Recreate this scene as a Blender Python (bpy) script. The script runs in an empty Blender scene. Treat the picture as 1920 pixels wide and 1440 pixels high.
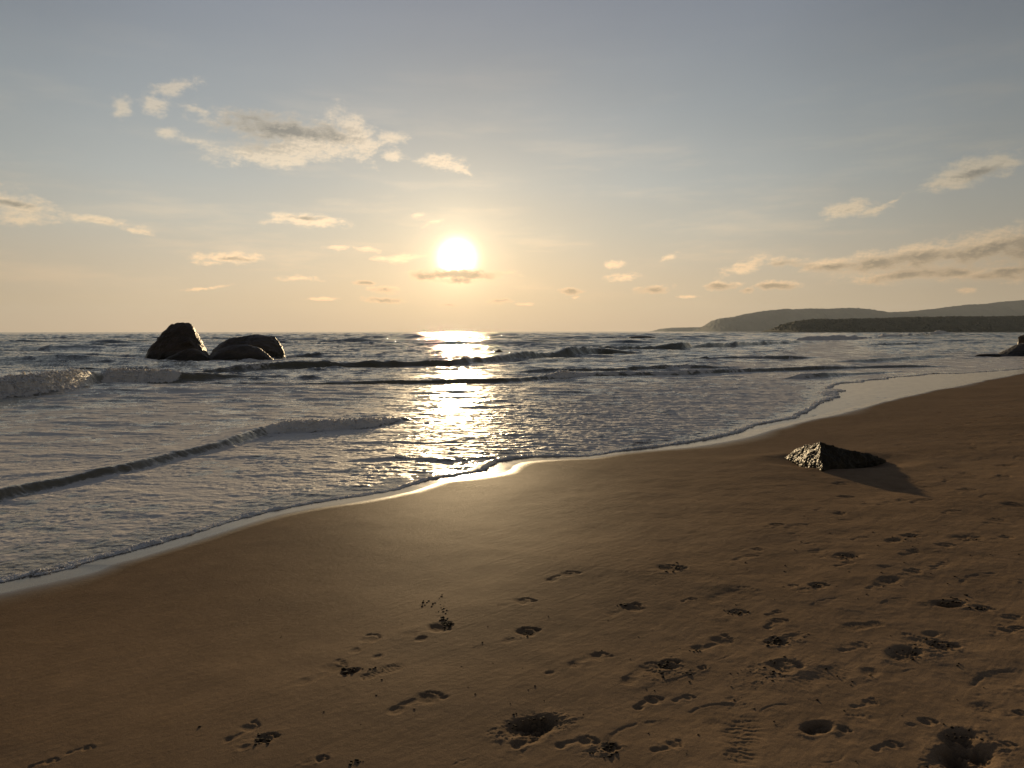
import bpy, bmesh, math, random
import numpy as np
from mathutils import Vector
R = math.radians
S = bpy.context.scene
C = S.collection
rng = np.random.default_rng(7)
random.seed(7)

# ------------------------------------------------------------------ camera
FPX = 1371.0                       # focal length in pixels of the 1920 px wide photograph
H = 1.85                           # eye height above the sea
PITCH = math.atan(98.3 / FPX)
cam_d = bpy.data.cameras.new("camera")
cam_d.sensor_width = 36.0
cam_d.lens = 36.0 * FPX / 1920.0
cam_d.clip_start = 0.05
cam_d.clip_end = 60000
cam = bpy.data.objects.new("camera", cam_d)
C.objects.link(cam)
cam.location = (0, 0, H)
cam.rotation_euler = (math.pi / 2 - PITCH, R(0.06), 0)
S.camera = cam

def ray(px, py):
    """world direction of a photograph pixel"""
    a = (px - 960.0) / FPX
    b = (720.0 - py) / FPX
    cp, sp = math.cos(PITCH), math.sin(PITCH)
    return np.array([a, cp + b * sp, -sp + b * cp])

def azel(px, py):
    d = ray(px, py)
    return math.degrees(math.atan2(d[0], d[1])), math.degrees(math.atan2(d[2], math.hypot(d[0], d[1])))

def at_z(px, py, z=0.0):
    d = ray(px, py)
    t = (z - H) / d[2]
    return np.array([d[0] * t, d[1] * t, z])

def at_y(px, py, y):
    d = ray(px, py)
    t = y / d[1]
    return np.array([d[0] * t, y, H + d[2] * t])

# ------------------------------------------------------------------ light
SUN_AZ, SUN_EL = azel(857, 484)
sd = bpy.data.lights.new("sun", 'SUN')
sd.energy = 5.0
sd.angle = R(1.0)
sd.color = (1.0, 0.74, 0.42)
sun = bpy.data.objects.new("sun", sd)
C.objects.link(sun)
sv = Vector((math.sin(R(SUN_AZ)) * math.cos(R(SUN_EL)), math.cos(R(SUN_AZ)) * math.cos(R(SUN_EL)), math.sin(R(SUN_EL))))
sun.rotation_euler = sv.to_track_quat('Z', 'Y').to_euler()
S.view_settings.view_transform = 'Standard'
S.view_settings.look = 'None'
S.view_settings.exposure = 0.0
S.view_settings.gamma = 1.0

def lin(r, g, b, a=1.0):
    f = lambda c: (c / 255 / 12.92) if c / 255 <= 0.04045 else ((c / 255 + 0.055) / 1.055) ** 2.4
    return (f(r), f(g), f(b), a)

class NT:
    """small node tree helper"""
    def __init__(s, tree):
        s.t = tree
        tree.nodes.clear()
    def new(s, typ, **kw):
        n = s.t.nodes.new(typ)
        for k, v in kw.items():
            setattr(n, k, v)
        return n
    def put(s, sock, v):
        if isinstance(v, bpy.types.NodeSocket):
            s.t.links.new(v, sock)
        elif v is not None:
            sock.default_value = v
    def m(s, op, a, b=None, c=None, clamp=False):
        n = s.new('ShaderNodeMath', operation=op, use_clamp=clamp)
        s.put(n.inputs[0], a)
        if b is not None: s.put(n.inputs[1], b)
        if c is not None: s.put(n.inputs[2], c)
        return n.outputs[0]
    def v(s, op, a, b=None, scale=None):
        n = s.new('ShaderNodeVectorMath', operation=op)
        s.put(n.inputs[0], a)
        if b is not None: s.put(n.inputs[1], b)
        if scale is not None: s.put(n.inputs['Scale'], scale)
        return n.outputs['Value'] if op in ('LENGTH', 'DOT_PRODUCT', 'DISTANCE') else n.outputs[0]
    def rng(s, x, a, b, c=0.0, d=1.0, kind='SMOOTHSTEP'):
        n = s.new('ShaderNodeMapRange', interpolation_type=kind, clamp=True)
        s.put(n.inputs[0], x); s.put(n.inputs[1], a); s.put(n.inputs[2], b); s.put(n.inputs[3], c); s.put(n.inputs[4], d)
        return n.outputs[0]
    def mix(s, f, a, b, mode='MIX'):
        n = s.new('ShaderNodeMix', data_type='RGBA', blend_type=mode)
        s.put(n.inputs[0], f); s.put(n.inputs[6], a); s.put(n.inputs[7], b)
        return n.outputs[2]
    def noise(s, vec, scale, detail=4, rough=0.5, dist=0.0, typ='FBM', dims='3D', lac=2.0):
        n = s.new('ShaderNodeTexNoise', noise_dimensions=dims)
        n.noise_type = typ
        s.put(n.inputs['Vector'], vec)
        n.inputs['Scale'].default_value = scale
        n.inputs['Detail'].default_value = detail
        n.inputs['Roughness'].default_value = rough
        n.inputs['Lacunarity'].default_value = lac
        n.inputs['Distortion'].default_value = dist
        return n.outputs[0]
    def ramp(s, x, stops, interp='LINEAR'):
        n = s.new('ShaderNodeValToRGB')
        n.color_ramp.interpolation = interp
        e = n.color_ramp.elements
        while len(e) < len(stops): e.new(0.5)
        for i, (p, c) in enumerate(stops):
            e[i].position = p; e[i].color = c
        s.put(n.inputs[0], x)
        return n.outputs[0]
    def mapping(s, vec, loc=(0, 0, 0), rot=(0, 0, 0), sc=(1, 1, 1), typ='POINT'):
        n = s.new('ShaderNodeMapping', vector_type=typ)
        s.put(n.inputs[0], vec)
        n.inputs['Location'].default_value = loc
        n.inputs['Rotation'].default_value = rot
        n.inputs['Scale'].default_value = sc
        return n.outputs[0]

# ------------------------------------------------------------------ sky
W = bpy.data.worlds.new("World")
S.world = W
W.use_nodes = True
n = NT(W.node_tree)
gen = n.new('ShaderNodeTexCoord').outputs['Generated']
dirv = n.v('NORMALIZE', gen)
sep = n.new('ShaderNodeSeparateXYZ'); n.put(sep.inputs[0], dirv)
X, Y, Z = sep.outputs
az = n.m('MULTIPLY', n.m('ARCTAN2', X, Y), 57.29578)
el = n.m('MULTIPLY', n.m('ARCSINE', Z), 57.29578)
# clear sky by elevation
elu = n.m('DIVIDE', n.m('MAXIMUM', el, 0.0), 90.0)
SKY_STOPS = [(0.0, (216, 188, 154)), (2, (212, 190, 158)), (4.5, (203, 189, 166)), (7.5, (189, 186, 174)), (11, (174, 179, 177)),
             (16, (153, 161, 166)), (21, (136, 144, 154)), (27, (122, 129, 144)), (45, (84, 92, 112)), (90, (58, 66, 86))]
clear = n.ramp(elu, [(e / 90.0, lin(*c)) for e, c in SKY_STOPS])
# darker away from the sun's side of the sky
daz = n.m('ABSOLUTE', n.m('SUBTRACT', az, SUN_AZ))
side = n.new('ShaderNodeFloatCurve')
n.put(side.inputs[1], n.m('DIVIDE', daz, 180.0))
cv = side.mapping.curves[0]
pts = [(0, 1.0), (15 / 180, 0.98), (30 / 180, 0.79), (42 / 180, 0.64), (90 / 180, 0.50), (1, 0.46)]
cv.points[0].location = pts[0]; cv.points[1].location = pts[-1]
for p in pts[1:-1]: cv.points.new(*p)
side.mapping.update()
rightness = n.rng(az, -38.0, 38.0, 1.05, 0.90, 'LINEAR')
clear = n.v('SCALE', clear, scale=n.m('MULTIPLY', side.outputs[0], rightness))
# uneven thin veil
P = n.new('ShaderNodeCombineXYZ'); n.put(P.inputs[0], az); n.put(P.inputs[1], el)
P = P.outputs[0]
veil = n.noise(n.mapping(P, sc=(0.045, 0.12, 1), rot=(0, 0, 0.2)), 1.0, 3, 0.5)
clear = n.v('SCALE', clear, scale=n.rng(veil, 0.25, 0.75, 0.95, 1.05, 'LINEAR'))
nish = n.new('ShaderNodeTexSky', sky_type='NISHITA', sun_disc=False)
nish.sun_elevation = R(SUN_EL); nish.sun_rotation = R(SUN_AZ); nish.air_density = 1.0; nish.dust_density = 3.0
clear = n.mix(1.0, clear, n.v('SCALE', nish.outputs[0], scale=0.004), 'ADD')
# aureole round the sun
sun_dir = tuple(sv)
cosg = n.m('MINIMUM', n.v('DOT_PRODUCT', dirv, sun_dir), 1.0)
gam = n.m('MULTIPLY', n.m('ARCCOSINE', cosg), 57.29578)
def expf(width, amp, power=1.0):
    q = n.m('DIVIDE', gam, width)
    if power != 1.0: q = n.m('POWER', q, power)
    return n.m('MULTIPLY', n.m('EXPONENT', n.m('MULTIPLY', q, -1.0)), amp)
halo_w = n.v('SCALE', (1.0, 0.76, 0.40), scale=expf(5.2, 0.37))
halo_m = n.v('SCALE', (1.0, 0.80, 0.48), scale=expf(2.0, 0.62, 1.3))
core = n.v('SCALE', (1.0, 0.88, 0.62), scale=expf(1.16, 4.0, 2.6))
glow_front = n.v('ADD', halo_w, halo_m)
sky = n.v('ADD', clear, n.v('ADD', glow_front, core))
# clouds -----------------------------------------------------------
def mad(a, b, c):
    q = n.new('ShaderNodeVectorMath', operation='MULTIPLY_ADD')
    n.put(q.inputs[0], a); n.put(q.inputs[1], b); n.put(q.inputs[2], c)
    return q.outputs[0]
def ellipses(lst, warp, warpx, acc0=None):
    acc = acc0; first = True
    for (px, py, rx, ry, tilt, bias) in lst:
        a, e = azel(px, py)
        a2, _ = azel(px + rx, py)
        _, e2 = azel(px, py - ry)
        ra, re = abs(a2 - a), abs(e2 - e)
        sh = math.tan(R(tilt))
        # one after the other (the tiny term keeps the shader's stack small)
        wx = warpx if acc is None else mad(acc, (1e-6, 1e-6, 0), warpx)
        q = mad(wx, (0, -sh / re, 0), (-a / ra, (-e + sh * a) / re, 0))
        q = mad(warp, (1 / ra, 1 / re, 0), q)
        l = n.m('ADD', n.v('LENGTH', q), bias)
        acc = l if first else n.m('SMOOTH_MIN', acc, l, 0.25)
        first = False
    return n.m('SUBTRACT', 1.0, acc)
def flat(v):
    q = n.new('ShaderNodeSeparateXYZ'); n.put(q.inputs[0], v)
    c = n.new('ShaderNodeCombineXYZ'); n.put(c.inputs[0], q.outputs[0]); n.put(c.inputs[1], q.outputs[1])
    return c.outputs[0]
wn = n.new('ShaderNodeTexNoise'); n.put(wn.inputs['Vector'], n.mapping(P, sc=(0.55, 0.9, 1))); wn.inputs['Detail'].default_value = 7; wn.inputs['Roughness'].default_value = 0.62; wn.inputs['Scale'].default_value = 1.0
warp = flat(n.v('ADD', P, n.v('MULTIPLY', n.v('SUBTRACT', wn.outputs['Color'], (0.5, 0.5, 0.5)), (1.0, 0.6, 0))))
CL = [  # px, py, rx, ry, tilt deg, bias (positive is thinner)
    (330, 164, 44, 14, 18, .05), (290, 196, 34, 22, -10, .2), (228, 200, 20, 26, 10, .28), (370, 208, 40, 10, -10, .35),
    (312, 248, 22, 13, 0, .25), (365, 266, 50, 14, -15, .5), 
    (560, 250, 150, 30, -6, .02), (560, 280, 130, 24, 8, .0), (500, 290, 90, 22, 0, .08), (668, 252, 42, 36, -30, .0), (545, 300, 60, 16, 10, .2), (470, 222, 80, 16, -5, .40), (640, 262, 60, 26, 0, .0),
    (735, 260, 30, 18, 0, .28), (735, 292, 40, 12, 0, .5), (832, 306, 44, 16, -5, .1), (868, 318, 26, 8, -25, .35),
    (30, 385, 90, 24, -8, .15), (40, 410, 60, 16, 0, .35), (180, 413, 95, 11, -6, .3), (255, 432, 50, 8, -15, .45),
    (575, 413, 75, 12, -3, .1), (530, 410, 40, 9, 10, .3), (428, 483, 62, 11, 4, .12), (395, 493, 50, 6, 0, .45),
    (785, 401, 16, 5, 15, .35), (815, 417, 22, 6, 20, .3), (630, 465, 30, 7, 5, .35), (690, 468, 40, 7, -5, .35), (757, 484, 44, 8, 6, .15), (710, 486, 18, 6, 0, .3),
    (857, 515, 70, 8, 0, -.3), (800, 518, 34, 9, 0, .1), (860, 524, 56, 9, 0, .1),
    (685, 530, 26, 5, 0, .12), (720, 542, 24, 9, 0, .15), (718, 562, 42, 6, 0, .05), (845, 572, 26, 5, 0, .3), (938, 565, 24, 5, 0, .2), (985, 570, 20, 4, 0, .4),
    (1072, 547, 24, 7, 0, .12), (1080, 558, 12, 4, 0, .35), (1155, 496, 28, 9, 0, .35), (1170, 520, 36, 9, 0, .3), (1225, 543, 38, 8, 3, .15), (1252, 483, 24, 7, 20, .4),
    (1290, 557, 24, 4, 0, .4), (1355, 536, 34, 8, 3, .12), (1398, 544, 18, 6, 0, .25), (1455, 535, 46, 8, 2, .15),
    (1830, 318, 78, 24, 8, .05), (1790, 338, 70, 16, 10, .12), (1880, 306, 50, 9, -4, .25),
    (1590, 393, 52, 18, 6, .12), (1640, 396, 40, 10, 15, .25), (1675, 378, 22, 6, 25, .45),
    (1395, 502, 44, 13, 18, .1), (1470, 494, 50, 10, 0, .22), (1560, 498, 60, 15, 5, .1), (1640, 494, 80, 20, 3, .0), (1730, 482, 90, 24, 4, .0),
    (1850, 464, 110, 26, 8, -.05), (1960, 455, 120, 34, 8, -.1), (1700, 517, 120, 13, 3, .15), (1800, 513, 80, 12, 3, .1), (1890, 511, 90, 11, 8, .08), (2000, 505, 120, 14, 8, .0),
    (2200, 430, 160, 40, 6, 0), (-160, 330, 150, 30, 0, .1), (-250, 500, 120, 14, 0, .1), (380, 540, 60, 5, 8, .5), (1815, 545, 30, 8, 0, .5), (600, 560, 40, 5, 0, .45), (560, 522, 60, 8, 0, .5),
    (-500, 200, 200, 40, 10, 0.05), (2600, 520, 200, 20, 0, 0.05),
]
DK = [(530, 228, 130, 26, -8, .0), (470, 245, 90, 40, 0, .1), (590, 246, 60, 14, 8, .3), (857, 516, 64, 11, 0, -.6), (800, 518, 30, 6, 0, 0), (718, 560, 50, 9, 0, -.2), (685, 531, 30, 6, 0, -.2),
      (720, 545, 28, 8, 0, -.2), (845, 573, 30, 6, 0, 0), (938, 566, 30, 6, 0, 0), (1072, 549, 28, 8, 0, -.2), (1225, 546, 44, 8, 0, -.1), (1355, 539, 40, 7, 0, 0), (1398, 547, 24, 6, 0, 0), (1455, 538, 50, 7, 0, 0),
      (1475, 499, 50, 9, 0, .0), (1590, 504, 80, 12, 3, .0), (1690, 496, 120, 18, 4, -.1), (1850, 482, 140, 22, 6, -.1), (1960, 468, 120, 34, 6, -.1), (1720, 520, 110, 12, 3, .0), (1890, 516, 120, 12, 6, .0), (1840, 326, 60, 14, 5, .3),
      (2200, 450, 160, 30, 6, 0), (30, 380, 60, 10, 0, .4), (450, 485, 50, 6, 0, .4), (580, 408, 60, 6, 0, .5)]
sx_ = n.new('ShaderNodeSeparateXYZ'); n.put(sx_.inputs[0], warp)
wpx = n.new('ShaderNodeCombineXYZ'); n.put(wpx.inputs[0], sx_.outputs[0]); n.put(wpx.inputs[1], sx_.outputs[0])
dm = ellipses(CL, warp, wpx.outputs[0])
dk = ellipses(DK, warp, wpx.outputs[0], dm)
Ps = n.mapping(P, sc=(0.75, 1.35, 1))
f1 = n.noise(Ps, 1.0, 7, 0.70)
f2 = n.noise(n.mapping(P, loc=(-0.08, 0.17, 0), sc=(0.75, 1.35, 1)), 1.0, 5, 0.68)
dens = n.m('ADD', dm, n.m('MULTIPLY', n.m('SUBTRACT', f1, 0.43), 2.7))
alpha = n.m('MULTIPLY', n.rng(dens, -0.22, 0.78), 0.95)
emb = n.m('MULTIPLY', n.m('SUBTRACT', f1, f2), 2.6)
lit = n.v('ADD', n.v('MULTIPLY', clear, (1.50, 1.25, 1.00)), n.v('SCALE', (1.0, 0.82, 0.60), scale=expf(17.0, 0.36)))
drk = n.v('ADD', n.v('MULTIPLY', clear, (0.66, 0.61, 0.55)), n.v('SCALE', (1.0, 0.85, 0.6), scale=expf(9.0, 0.10)))
darkness = n.m('ADD', n.rng(dk, -0.40, 0.45), n.m('MULTIPLY', emb, -1.0), clamp=True)
thick = n.rng(dens, 0.15, 1.1)
darkness = n.m('MULTIPLY', darkness, n.m('ADD', n.m('MULTIPLY', thick, 0.6), 0.4))
ccol = n.mix(darkness, lit, drk)
ccol = n.v('ADD', ccol, n.v('SCALE', halo_w, scale=0.40))
# thin streaky veils low over the sea
vn = n.noise(n.mapping(P, sc=(0.07, 0.42, 1), rot=(0, 0, R(-3))), 1.0, 6, 0.62)
va = n.m('MULTIPLY', n.rng(vn, 0.47, 0.72), n.m('MULTIPLY', n.rng(el, 1.0, 5.0), n.rng(el, 24.0, 9.0)))
sky = n.mix(n.m('MULTIPLY', va, 0.30), sky, n.v('ADD', lit, n.v('SCALE', halo_w, scale=.5)))
sky = n.mix(alpha, sky, ccol)
# faint low band of haze cloud
bg = n.new('ShaderNodeBackground'); n.put(bg.inputs[0], sky); bg.inputs[1].default_value = 1.0
out = n.new('ShaderNodeOutputWorld'); n.t.links.new(bg.outputs[0], out.inputs[0])
W.cycles.sampling_method = 'MANUAL'
W.cycles.sample_map_resolution = 2048

cy = S.cycles
cy.use_denoising = True
cy.max_bounces = 6
cy.sample_clamp_indirect = 6.0
cy.volume_bounces = 0

# ------------------------------------------------------------------ helpers
def tag(o, label=None, cat=None, group=None, kind=None):
    if label: o['label'] = label
    if cat: o['category'] = cat
    if group: o['group'] = group
    if kind: o['kind'] = kind
    return o

def mesh_obj(name, verts, faces, mat, smooth=True, parent=None):
    me = bpy.data.meshes.new(name)
    verts = np.asarray(verts, np.float32)
    faces = np.asarray(faces, np.int32)
    k = faces.shape[1]
    me.vertices.add(len(verts)); me.vertices.foreach_set("co", verts.ravel())
    me.loops.add(faces.size); me.loops.foreach_set("vertex_index", faces.ravel())
    me.polygons.add(len(faces))
    me.polygons.foreach_set("loop_start", np.arange(0, faces.size, k, dtype=np.int32))
    if smooth: me.polygons.foreach_set("use_smooth", np.ones(len(faces), bool))
    me.update(calc_edges=True)
    me.validate()
    me.materials.append(mat)
    o = bpy.data.objects.new(name, me)
    C.objects.link(o)
    if parent: o.parent = parent
    return o

def attr(o, name, data):
    a = o.data.attributes.new(name, 'FLOAT', 'POINT')
    a.data.foreach_set('value', np.asarray(data, np.float32).ravel())

def grid_faces(nr, nc):
    i = np.arange(nr - 1)[:, None] * nc + np.arange(nc - 1)[None, :]
    return np.stack([i, i + 1, i + nc + 1, i + nc], -1).reshape(-1, 4)

def compact(verts, faces, attrs):
    used = np.zeros(len(verts), bool); used[faces.ravel()] = True
    idx = np.cumsum(used) - 1
    return verts[used], idx[faces], {k: v[used] for k, v in attrs.items()}

def smooth(x, a, b):
    t = np.clip((x - a) / (b - a), 0, 1)
    return t * t * (3 - 2 * t)

def tile_noise(nn, beta, kmin, kmax, seed, wind=None, spread=2.0):
    """periodic noise field, std 1; k in cycles per tile"""
    g = np.random.default_rng(seed)
    w = g.standard_normal((nn, nn))
    F = np.fft.fft2(w)
    ky = np.fft.fftfreq(nn)[:, None] * nn; kx = np.fft.fftfreq(nn)[None, :] * nn
    k = np.hypot(kx, ky); k[0, 0] = 1
    A = k ** (-beta) * (1 - np.exp(-(k / kmin) ** 4)) * np.exp(-(k / kmax) ** 2)
    if wind is not None:
        cs = np.abs((kx * wind[0] + ky * wind[1]) / k)
        A = A * (cs ** spread + 0.03)
    A[0, 0] = 0
    f = np.real(np.fft.ifft2(F * A))
    return (f / f.std()).astype(np.float32)

def samp(T, x, y, size):
    nn = T.shape[0]
    u = (x / size * nn) % nn; v = (y / size * nn) % nn
    i = np.floor(u).astype(np.int32) % nn; j = np.floor(v).astype(np.int32) % nn
    fu = (u - np.floor(u)).astype(np.float32); fv = (v - np.floor(v)).astype(np.float32)
    i1 = (i + 1) % nn; j1 = (j + 1) % nn
    return (T[j, i] * (1 - fu) + T[j, i1] * fu) * (1 - fv) + (T[j1, i] * (1 - fu) + T[j1, i1] * fu) * fv

def smooth_poly(P, step):
    """Catmull-Rom through points"""
    P = np.asarray(P, float); Q = np.vstack([2 * P[0] - P[1], P, 2 * P[-1] - P[-2]])
    out = []
    for i in range(1, len(Q) - 2):
        k = max(2, int(np.linalg.norm(Q[i + 1] - Q[i]) / step(Q[i])))
        t = np.linspace(0, 1, k, endpoint=False)[:, None]
        a, b, c, d = Q[i - 1], Q[i], Q[i + 1], Q[i + 2]
        out.append(0.5 * (2 * b + (c - a) * t + (2 * a - 5 * b + 4 * c - d) * t ** 2 + (3 * b - a - 3 * c + d) * t ** 3))
    out.append(P[-1:])
    return np.vstack(out)

ZE = 0.10                                # height at which the swash stops
def edge_xy(lst): return [tuple(at_z(x, y, ZE)[:2]) for x, y in lst]
shore_px = [(0, 1092), (120, 1062), (230, 1036), (350, 1002), (450, 972), (560, 948), (660, 932), (740, 918), (800, 900), (850, 893), (900, 886), (921, 880),
            (915, 874), (940, 866), (1000, 858), (1090, 856), (1150, 848), (1230, 840), (1290, 832), (1350, 822), (1400, 810), (1430, 797), (1490, 785), (1526, 770)]
shore_px = [p for p in shore_px if p[0] != 915]
film_px = [(1380, 815), (1430, 802), (1500, 788), (1560, 773), (1620, 759), (1680, 744), (1740, 732), (1800, 720), (1860, 709), (1920, 698)]
wat_px = [(1538, 758), (1546, 746), (1554, 735), (1568, 724), (1600, 716), (1650, 710), (1720, 705), (1790, 700), (1850, 697.5), (1920, 692)]
left_ext = [(-60, -44), (-30, -20), (-15, -7), (-9.5, -1.8), (-6.8, 2.2)]
right_ext = [(32, 42), (48, 58), (75, 84), (130, 140), (250, 300), (500, 700), (900, 1100)]
beach_line = smooth_poly(left_ext + edge_xy([p for p in shore_px if p[0] < 1380]) + edge_xy(film_px) + right_ext, lambda p: 0.35 + 0.12 * max(np.hypot(*p) - 6, 0))

def theta_R(xy):
    xy = np.asarray(xy); th = np.arctan2(xy[:, 0], xy[:, 1]); rr = np.hypot(xy[:, 0], xy[:, 1])
    o = np.argsort(th); return th[o], rr[o]
wshore = [p for p in left_ext if math.atan2(p[0], p[1]) > -1.65] + edge_xy(shore_px) + edge_xy(wat_px) + [(27, 36.5), (50, 63), (130, 152), (560, 620)]
wl = smooth_poly(wshore, lambda p: 0.2 + 0.02 * np.hypot(*p))
WTH, WR = theta_R(wl)
BTH, BR = theta_R(beach_line[(beach_line[:, 1] > -30)])

def seg_dist(x, y, poly, chunk=200000):
    """unsigned distance to a polyline"""
    a = poly[:-1].astype(np.float32); b = poly[1:].astype(np.float32); ab = b - a
    L2 = (ab ** 2).sum(1) + 1e-9
    out = np.empty(len(x), np.float32)
    for s in range(0, len(x), chunk):
        xs = x[s:s + chunk].astype(np.float32); ys = y[s:s + chunk].astype(np.float32)
        best = np.full(len(xs), 1e18, np.float32)
        for k in range(len(a)):
            dx = xs - a[k, 0]; dy = ys - a[k, 1]
            t = np.clip((dx * ab[k, 0] + dy * ab[k, 1]) / L2[k], 0, 1)
            q = (dx - t * ab[k, 0]) ** 2 + (dy - t * ab[k, 1]) ** 2
            np.minimum(best, q, out=best)
        out[s:s + chunk] = np.sqrt(best)
    return out

def beach_sd(x, y):
    """distance inland of the swash limit, negative offshore"""
    d = seg_dist(x, y, beach_line)
    th = np.arctan2(x, y); r = np.hypot(x, y)
    sea = (r > np.interp(th, BTH, BR)) & (np.abs(th) < 1.9)
    return np.where(sea, -d, d)

def beach_profile(d):
    z = ZE + 0.056 * np.minimum(d, 5) + 0.030 * np.clip(d - 5, 0, 12) + 0.02 * np.clip(d - 17, 0, 60)
    return np.where(d < 0, ZE + 0.05 * np.maximum(d, -8) + 0.02 * np.clip(d + 8, -150, 0), z)

# ------------------------------------------------------------------ sand
UN = tile_noise(256, 2.2, 2, 60, 11)
UN2 = tile_noise(512, 1.7, 4, 200, 12)
US = tile_noise(256, 1.5, 2, 7, 32)
TF = tile_noise(512, 1.5, 10, 200, 31)
def sand_z(x, y):
    x = np.atleast_1d(np.asarray(x, float)); y = np.atleast_1d(np.asarray(y, float))
    d = beach_sd(x, y)
    z = beach_profile(d)
    m_ = d < 0.6
    if m_.any():                                        # under the film of water the sand is level up to the sea's own edge
        dw = seg_dist(x[m_], y[m_], wl)
        seaw = np.hypot(x[m_], y[m_]) > np.interp(np.arctan2(x[m_], y[m_]), WTH, WR)
        zf = np.where(seaw, ZE - 0.05 * np.minimum(dw, 6) - 0.02 * np.clip(dw - 6, 0, 150), ZE - 0.001 * np.minimum(-d[m_], 6))
        z[m_] = np.where(d[m_] < 0, zf, z[m_])
    z = z + smooth(d, 0.3, 3.0) * (0.009 * samp(UN, x, y, 9.0) + 0.0014 * samp(UN2, x, y, 3.0) * smooth(x + 0.3 * d, 0, 3)) + 0.0015 * samp(UN, x + 3, y, 3.1) * smooth(d, 0, 0.6)
    return z, d

def on_sand(px, py):
    z = 0.25
    for _ in range(6):
        p = at_z(px, py, z); z = float(sand_z(p[0], p[1])[0][0])
    return at_z(px, py, z)

def cols(lo, hi, fine, coarse, half):
    a = np.arange(-half, half, fine)
    l = np.arange(lo, -half, coarse); r = np.arange(half, hi, coarse)
    return np.concatenate([l, a, r])
def rows(spec):
    out = [spec[0][0]]
    for (a, b, q) in spec:
        while out[-1] < b: out.append(out[-1] * (1 + q))
    return np.array(out)

th = cols(R(-100), R(100), 0.00135, 0.012, R(37.5))
rr = rows([(1.9, 9.0, 0.0017), (9.0, 30, 0.004), (30, 200, 0.015), (200, 9000, 0.08)])
TT, RR = np.meshgrid(th, rr)
sx = (RR * np.sin(TT)).ravel(); sy = (RR * np.cos(TT)).ravel()
sz, sdist = sand_z(sx, sy)
sz2 = sz.reshape(TT.shape); X2 = sx.reshape(TT.shape); Y2 = sy.reshape(TT.shape)
pit_shade = np.zeros_like(sz2)  # mask for the shade painted into the pressed prints

def block(cx, cy, rad):
    r = math.hypot(cx, cy); t = math.atan2(cx, cy)
    i0, i1 = np.searchsorted(rr, [r - rad, r + rad]); j0, j1 = np.searchsorted(th, [t - rad / r * 1.1, t + rad / r * 1.1])
    return slice(max(i0, 0), min(i1, len(rr))), slice(max(j0, 0), min(j1, len(th)))

def blob(u, v, cu, cv_, ru, rv, p=4.0):
    q = ((u - cu) / ru) ** 2 + ((v - cv_) / rv) ** 2
    return np.exp(-q ** (p / 2) * 0.7)

DS = 0.55
def press(cx, cy, ang, L, depth, kind, side=1, rough=0.3, seed=0):
    """press a foot, shoe or hole into the sand; ang is the walking direction from +x"""
    b = block(cx, cy, L * 1.1)
    x = X2[b] - cx; y = Y2[b] - cy
    if x.size == 0: return
    depth = depth * DS
    u = (x * math.cos(ang) + y * math.sin(ang)) / L        # heel -0.5 .. toe +0.5
    v = (-x * math.sin(ang) + y * math.cos(ang)) / L * side
    nz = samp(UN2, x * 1.0 + seed * 0.37, y + seed * 0.71, 0.6)
    nf = samp(UN2, x * 1.0 + seed * 0.77, y + seed * 0.31, 0.16)
    u = u + 0.010 * nz; v = v + 0.010 * nz
    if kind == 'foot':
        m = np.maximum.reduce([blob(u, v, -.37, 0, .12, .105), 0.55 * blob(u, v, -.12, .07, .24, .07), blob(u, v, .18, 0.0, .13, .17),
                               blob(u, v, .42, -.13, .075, .06), blob(u, v, .43, -.035, .05, .038), blob(u, v, .41, .04, .045, .035), blob(u, v, .375, .10, .04, .033), blob(u, v, .32, .16, .04, .033)])
    elif kind == 'ball':
        m = np.maximum.reduce([blob(u, v, .16, 0.0, .13, .19), 1.15 * blob(u, v, .40, -.13, .07, .055), blob(u, v, .42, -.035, .05, .036), blob(u, v, .40, .04, .045, .033), blob(u, v, .365, .10, .04, .032), blob(u, v, .31, .16, .04, .032), 0.25 * blob(u, v, -.35, 0, .12, .1)])
    elif kind == 'shoe':
        m = np.maximum(blob(u, v, .17, 0, .32, .19, 6), np.maximum(blob(u, v, -.34, 0, .16, .145, 6), blob(u, v, -.1, .02, .2, .12)))
        m = m * (0.78 + 0.20 * np.sin((u + 0.12 * np.abs(v) + .01 * nz) * 66))
    elif kind == 'hole':
        m = blob(u, v, 0, 0, .42, .26, 4) + 0.25 * blob(u, v, .1, .05, .2, .12)
        m = m * (1 + 0.25 * nz)
    elif kind == 'arc':
        depth = depth * 0.5
        q = np.hypot((u + .1) / .45, v / .20)
        m = 0.7 * np.exp(-((q - 1) / .14) ** 2) * smooth(v, -.02, .14) * smooth(nz, -1.2, .4) + 0.35 * blob(u, v, -.1, 0, .42, .17)
    elif kind == 'heel':
        m = blob(u, v, 0, 0, .22, .17, 4)
    m = m * (1 + rough * 0.14 * nf)
    big = np.maximum(blob(u, v, 0.0, 0, .62, .30, 3), 0)
    lump = big * (1 - np.clip(m, 0, 1))
    sz2[b] += -depth * m + lump * depth * (0.20 + rough * (0.08 * nf + 0.12 * nz))
    pit_shade[b] = np.maximum(pit_shade[b], np.clip(m, 0, 1) * min(1, depth / 0.02))

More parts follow.
